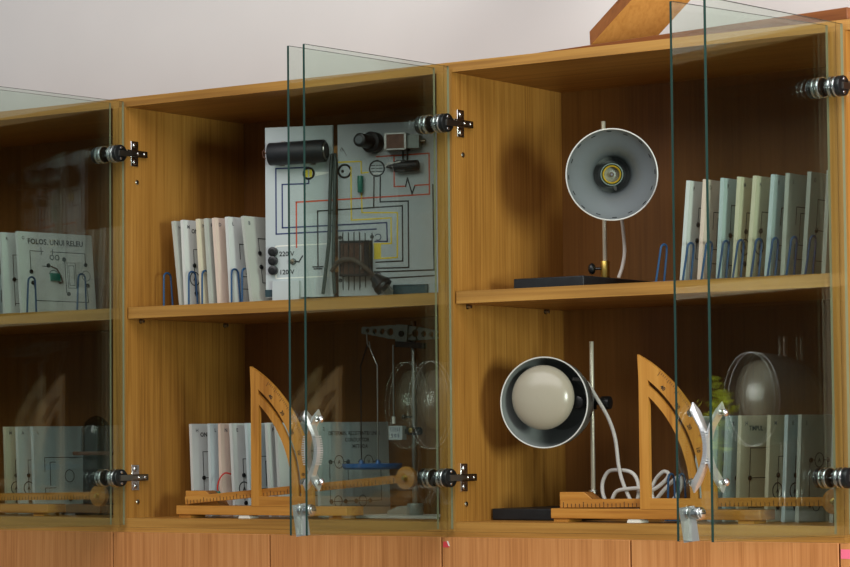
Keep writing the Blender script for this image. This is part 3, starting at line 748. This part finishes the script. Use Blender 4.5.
# ------------------------------------------------------------------ wooden inclined planes with protractor quadrant
def incline(label, x, y, apex, pivot_z, left_z, dxq=.180, group='wooden inclined planes'):
    r = thing('inclined_plane', label, 'inclined plane', (x, y, ZB), 0, group)
    mb = MB(); mb.box((0, 0, .0065), (.425, .055, .0245), 'ply'); mb.build('base_board', r, bevel=.0012)
    MB().box((.004, .004, .0003), (.034, .05, .0065), 'ply').build('foot', r)
    mb = MB(); mb.prism([(.158, .0003), (.187, .0003), (.184, .0064), (.161, .0064)], .002, .03, 'white'); mb.build('foot', r)
    MB().box((.38, .004, .0003), (.41, .05, .0065), 'ply').build('foot', r)
    mb = MB(); mb.prism([(.004, .0245), (.092, .0245), (.086, .032), (.056, .0535), (.004, .0535)], .024, .055, 'ply', sidemat='endgrain'); mb.build('hinge_block', r, bevel=.001)
    # graduated arm
    px = .566; a = math.atan2(pivot_z-left_z, px-.012)
    T = Matrix.Translation((.012, .0085, left_z)) @ Matrix.Rotation(-a, 4, 'Y')
    L = math.hypot(px-.012, pivot_z-left_z)
    mb = MB(); mb.T = T; mb.box((.004, 0, -.0075), (L, .013, .0075), 'ply')
    Fm = frame((0, 0, 0), (1, 0, 0), (0, 0, 1), (0, -1, 0))
    for k in range(64):
        xx = .010+k*.0085
        if xx > L-.03: break
        pline(mb, Fm, [(xx, -.0065), (xx, .002 if k % 5 == 0 else -.001)], .0012, 'slot')
    mb.build('graduated_arm', r, bevel=.0008)
    mb = MB(); mb.cyl((px, -.004, pivot_z), (px, .008, pivot_z), .0215, 'ply', 40, bev=.0015)
    pl = mb.build('pulley', r)
    mb = MB(); mb.cyl((px, .008, pivot_z), (px, -.006, pivot_z), .006, 'brass', 18, bev=.001); mb.cyl((px, -.006, pivot_z), (px, -.011, pivot_z), .0042, 'brass', 16, bev=.001); mb.build('pulley_screw', pl)
    # quadrant: vertical bar, foot bar, two arc bands with a slot between
    qz = .0245; R = .2814; cx, cz = -.1295, .0207+.0009
    def arc(rr, z0, z1, n=22):
        a0 = math.asin((z0-cz)/rr); a1 = math.asin((z1-cz)/rr)
        return [(cx+rr*math.cos(a0+(a1-a0)*k/n), cz+rr*math.sin(a0+(a1-a0)*k/n)) for k in range(n+1)]
    H = .2725; q0 = 0.0
    Tq = Matrix.Translation((apex, -.0005, qz))
    mb = MB()
    r1 = R-.028; r2 = R-.036; r3 = R-.0505
    bx, sx = .0198, .0186
    def zat(rr, x): return math.sqrt(rr*rr-(x-cx)**2)+cz
    z1, z2, z3, zb = zat(r1, sx), zat(r2, sx), zat(r3, bx), zat(r2, bx)
    def strip(o_, i_):
        for k in range(len(o_)-1): mb.prism([i_[k], o_[k], o_[k+1], i_[k+1]], 0, .008, 'ply_v', Tq)
    strip(arc(R, .019, H), arc(r1, .019, z1))
    strip(arc(r2, .019, zb), arc(r3, .019, z3))
    mb.prism([(0, z1), (sx, z1), arc(R, .019, H)[-1]], 0, .008, 'ply_v', Tq)
    mb.prism([(0, 0), (sx, 0), (sx, z1), (0, z1)], 0, .008, 'ply_v', Tq)
    mb.prism([(sx, 0), (bx, 0), (bx, zb), (sx, z2)], 0, .008, 'ply_v', Tq)
    mb.prism([(bx, 0), (cx+R, 0), (cx+R-.0002, .019), (bx, .019)], 0, .008, 'ply', Tq)
    Fq = Tq @ Fm
    for k in range(0, 61):
        an = math.radians(4+k*.95)
        if cz+R*math.sin(an) > H-.03: break
        l = .010 if k % 10 == 0 else (.007 if k % 5 == 0 else .0045)
        pline(mb, Fq, [(cx+(R-.001)*math.cos(an), cz+(R-.001)*math.sin(an)), (cx+(R-l)*math.cos(an), cz+(R-l)*math.sin(an))], .0007, 'ink')
        if k % 10 == 5:
            ptext(mb, Fq @ Matrix.Translation((cx+(R-.019)*math.cos(an), cz+(R-.019)*math.sin(an), 0)) @ Matrix.Rotation(an-PI/2, 4, 'Z'), str((k//10)*10), (0, -.004), .0100, 'ink')
    mb.build('protractor_quadrant', r, fix=False)
    return r
incline('wooden inclined plane with raised arm and protractor quadrant, in the cabinet below the radio panel', .1050, .05, .193, .079, .034)
incline('wooden inclined plane with level arm and protractor quadrant, in front of the lower lamp', .9910, .05, .1875, .0395, .033)
incline('wooden inclined plane cut by the left picture edge, behind the far left glass door', -.668, .05, .125, .043, .036)

# ------------------------------------------------------------------ laboratory balance on a stand
def balance():
    r = thing('laboratory_balance', 'tall laboratory balance stand with pierced grey beam and blue hanging pan', 'balance', (.5835, .2, ZB))
    X = lambda v: v-.5835+.013
    mb = MB(); mb.box((-.105, -.078, .0003), (.107, .06, .0055), 'white'); mb.build('base_plate', r, bevel=.001)
    mb = MB(); mb.cyl((0, 0, .0055), (0, 0, .028), .016, 'castgrey', 28, bev=.002); mb.prism([(-.06, .0055), (-.012, .0055), (-.012, .024), (-.035, .022), (-.06, .012)], -.01, .012, 'castgrey'); mb.build('foot', r)
    mb = MB(); mb.cyl((0, 0, .026), (0, 0, .381), .0055, 'steel', 20, bev=.001); mb.build('rod', r)
    # beam with round holes, tilted a little
    a = math.radians(4.5)
    T = Matrix.Translation((X(.556), -.016, .360)) @ Matrix.Rotation(a, 4, 'Y')
    bm = bmesh.new()
    hl = .100
    out = [(-hl, .004), (-hl, -.009), (-.02, -.016), (.02, -.016), (hl, -.007), (hl, .006), (.02, .013), (-.02, .013)]
    holes = [(-.085, .0045), (-.068, .0052), (-.050, .006), (-.030, .0075), (.030, .0075), (.050, .006), (.068, .0052), (.085, .0045)]
    # beam as a strip of quads around each hole
    mb = MB(); mb.T = T
    def top(x): return .013-max(0, abs(x)-.02)*.009/.08 if True else 0
    def bot(x): return -.016+max(0, abs(x)-.02)*.0085/.08
    xs = [-hl]+[(holes[i][0]+holes[i+1][0])/2 for i in range(len(holes)-1)]+[hl]
    for i, (hx, hr) in enumerate(holes):
        if i in (3, 4):
            x0, x1 = (xs[i], -.012) if i == 3 else (.012, xs[i+1])
        else: x0, x1 = xs[i], xs[i+1]
        n = 20; cz = (top(hx)+bot(hx))/2
        ring = [(hx+hr*math.cos(2*PI*k/n), cz+hr*math.sin(2*PI*k/n)) for k in range(n)]
        def edge(an):
            c, s_ = math.cos(an), math.sin(an); best = 9
            for q in ((x1-hx)/c if c > 1e-6 else 9, (x0-hx)/c if c < -1e-6 else 9):
                best = min(best, q)
            if s_ > 1e-6: best = min(best, (top(hx)-cz)/s_)
            if s_ < -1e-6: best = min(best, (bot(hx)-cz)/s_)
            return (hx+best*c, cz+best*s_)
        outr = [edge(2*PI*k/n) for k in range(n)]
        cor = [(x0, top(x0)), (x1, top(x1)), (x1, bot(x1)), (x0, bot(x0))]
        for cn in cor:
            an = math.atan2(cn[1]-cz, cn[0]-hx) % (2*PI); k = round(an/(2*PI)*n) % n; outr[k] = cn
        for k in range(n):
            j = (k+1) % n
            mb.prism([ring[k], outr[k], outr[j], ring[j]], 0, .007, 'castgrey')
    mb.box((-.0135, -.004, -.030), (.0135, .012, .014), 'castgrey'); mb.cyl((0, -.006, -.004), (0, -.003, -.004), .006, 'slot', 20)
    mb.box((-.0135, -.0045, -.030), (.055, .004, -.019), 'blackmat')
    mb.build('beam', r, fix=True)
    MB().cyl((X(.556), -.004, .357), (0, -.004, .357), .006, 'blackmat', 14).build('clamp', r)
    # hanging frame and blue pan on the left end
    bx = X(.461)
    mb = MB(); mb.tube(smooth_path([(bx+.006, -.014, .360), (bx+.008, -.014, .338), (bx+.014, -.014, .334), (bx+.012, -.014, .344)], 5), .0012, 'steel', 8)
    mb.tube([(bx+.008, -.014, .338), (X(.452)+.003, -.014, .304), (X(.452), -.014, .297), (X(.452), -.014, .104)], .0013, 'blackmat', 8)
    mb.tube([(bx+.012, -.014, .336), (X(.487), -.014, .306), (X(.4925), -.014, .297), (X(.4925), -.014, .104)], .0015, 'steel', 8)
    mb.build('hanger', r)
    mb = MB(); mb.lathe([(0, .0005), (0, .054), (.004, .058), (.011, .059), (.011, .056), (.003, .052), (.003, .0005)], (X(.478), -.014, .094), (0, 0, 1), 'bluepan', 48)
    for x in (.452, .4925): mb.cyl((X(x), -.014, .098), (X(x), -.014, .112), .008, 'bluepan', 16, r2=.003)
    mb.build('pan', r)
    # pointer and scale box clamped to the rod
    mb = MB(); mb.cyl((X(.5385), -.024, .335), (X(.5385), -.024, .184), .0018, 'steel', 12); mb.cyl((X(.5385), -.024, .196), (X(.5385), -.024, .182), .0036, 'white', 12); mb.build('pointer', r)
    mb = MB(); mb.box((X(.527), -.026, .151), (X(.560), -.012, .178), 'radio')
    Fs = frame((X(.527), -.026, .151), (1, 0, 0), (0, 0, 1), (0, -1, 0))
    for q in range(5): pline(mb, Fs, [(.006+q*.005, .017), (.006+q*.005, .023)], .0016, 'navy')
    ptext(mb, Fs, '5 0 5', (.0165, .0045), .010, 'navy')
    mb.build('scale_box', r, bevel=.0008)
    mb = MB(); mb.box((X(.558), -.018, .162), (X(.5745), -.006, .172), 'blackmat'); mb.cyl((-.012, -.004, .167), (.018, -.004, .167), .006, 'blackmat', 14); mb.box((-.010, -.010, .160), (.010, .008, .175), 'blackmat')
    mb.cyl((.004, -.010, .169), (.004, -.020, .169), .005, 'brass', 14, bev=.001); mb.build('clamp', r)
    mb = MB(); mb.sphere((X(.560), -.02, .195), .005, 'black', 14); mb.cyl((X(.560), -.02, .195), (0, 0, .195), .002, 'blackmat', 8); mb.build('knob', r)
    return r
balance()

# ------------------------------------------------------------------ dark domed device, far left
r = thing('domed_instrument', 'dark glossy domed instrument on the lower level behind the far left door', 'instrument', (-.245, .2, ZB))
MB().box((-.055, -.05, .0004), (.055, .06, .022), 'blackmat').build('base', r, bevel=.002)
mb = MB(); mb.cyl((0, 0, .022), (0, 0, .125), .028, 'blackmat', 28, bev=.002); mb.build('column', r)
mb = MB(); mb.cyl((0, 0, .125), (0, 0, .133), .050, 'coil', 36, bev=.0015); mb.build('collar_plate', r)
mb = MB(); mb.lathe([(0, .033), (.03, .033), (.048, .031), (.062, .024), (.072, .013), (.076, .0005)], (0, 0, .133), (0, 0, 1), 'dome', 40); mb.build('dome', r)

# ------------------------------------------------------------------ things lying on top of the cabinets
ang = math.atan2(-.115, .69)
ub = MB(); ub.box((0, 0, 0), (.70, .13, .0205), 'redwood')
o = ub.build('wooden_board', None, bevel=.0012); o.location = (.930, .118, ZT+.0005); o.rotation_euler = (0, 0, ang)
tag(o, 'long reddish brown board lying flat on top of the cabinets', 'board')

# leaning golden plank: axes taken in the room frame
f_ = (Vector((1.034, .15, .907))-CAMP).normalized(); tw = -f_
rt = f_.cross(Vector((0, 0, 1))).normalized(); upv = rt.cross(f_)
Tn = (tw*.819+(rt*.48-upv*.88)*.574).normalized()
U = ((rt*.68+upv*.73)+tw*.221); U = (U-Tn*U.dot(Tn)).normalized()
A = Vector((1.058, .112, .8985))
hor = Tn.cross(Vector((0, 0, 1))).normalized()
if hor.dot(rt) < 0: hor = -hor
zl = ZT+.0005+.0205+.0008
th_ = .034
def down(p): 
    k = (p.z-zl)/U.z; return p-U*k
wv = hor*.112
back = -Tn*th_
P = [A, A+wv]
lows = [down(p) for p in P]; vs = []
tops = [p+U*.34 for p in P]
backl = [p+back for p in P]; backt = [p+back+U*.34 for p in P]
vs = lows+tops+backl+backt      # 0,1 low front; 2,3 top front; 4,5 low back; 6,7 top back
org = Vector(lows[0])
mb = MB(); vv = [v-org for v in vs]
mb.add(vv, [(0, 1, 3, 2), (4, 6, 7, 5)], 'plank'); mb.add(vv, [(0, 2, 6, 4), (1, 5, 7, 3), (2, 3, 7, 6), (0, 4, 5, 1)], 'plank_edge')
o = mb.build('leaning_plank', None, bevel=.001); o.location = org
tag(o, 'thick golden wooden plank rising at a slant from the cabinet top', 'plank')

# ------------------------------------------------------------------ light, world, camera
sc = bpy.context.scene
w = bpy.data.worlds.new('World'); sc.world = w; w.use_nodes = True
bg = w.node_tree.nodes['Background']; bg.inputs['Color'].default_value = (0.86, 0.93, 1.0, 1); bg.inputs['Strength'].default_value = 0.22
def area(name, loc, target, sx, sy, power, col):
    l = bpy.data.lights.new(name, 'AREA'); l.shape = 'RECTANGLE'; l.size = sx; l.size_y = sy; l.energy = power; l.color = col
    o = bpy.data.objects.new(name, l); C.objects.link(o); o.location = loc
    o.rotation_euler = (Vector(target)-Vector(loc)).to_track_quat('-Z', 'Y').to_euler(); return o
area('window_light', (4.6, -1.55, 0.44), (1.0, 0.2, .5), 0.75, 0.8, 150, (1.0, .97, .93))
area('ceiling_bounce', (1.6, -2.0, 2.3), (0.9, .4, .75), 4.0, 2.0, 88, (1.0, .97, .95))

cam = bpy.data.cameras.new('Camera'); cam.sensor_width = 36; cam.lens = 36*2677.36/850; cam.clip_end = 60
co = bpy.data.objects.new('Camera', cam); C.objects.link(co); sc.camera = co
yaw, pitch, roll = 0.61681, 0.05994, -0.00901
f = Vector((-math.sin(yaw)*math.cos(pitch), math.cos(yaw)*math.cos(pitch), math.sin(pitch)))
rr = Vector((math.cos(yaw), math.sin(yaw), 0)); uu = rr.cross(f)
r2 = rr*math.cos(roll)+uu*math.sin(roll); u2 = uu*math.cos(roll)-rr*math.sin(roll)
co.matrix_world = Matrix(((r2.x, u2.x, -f.x, CAMP.x), (r2.y, u2.y, -f.y, CAMP.y), (r2.z, u2.z, -f.z, CAMP.z), (0, 0, 0, 1)))
vs_ = sc.view_settings; vs_.view_transform = 'Standard'; vs_.look = 'None'; vs_.exposure = 0.0; vs_.gamma = 1.0; vs_.use_curve_mapping = False
sc.cycles.transparent_max_bounces = 24; sc.cycles.max_bounces = 14; sc.cycles.glossy_bounces = 8
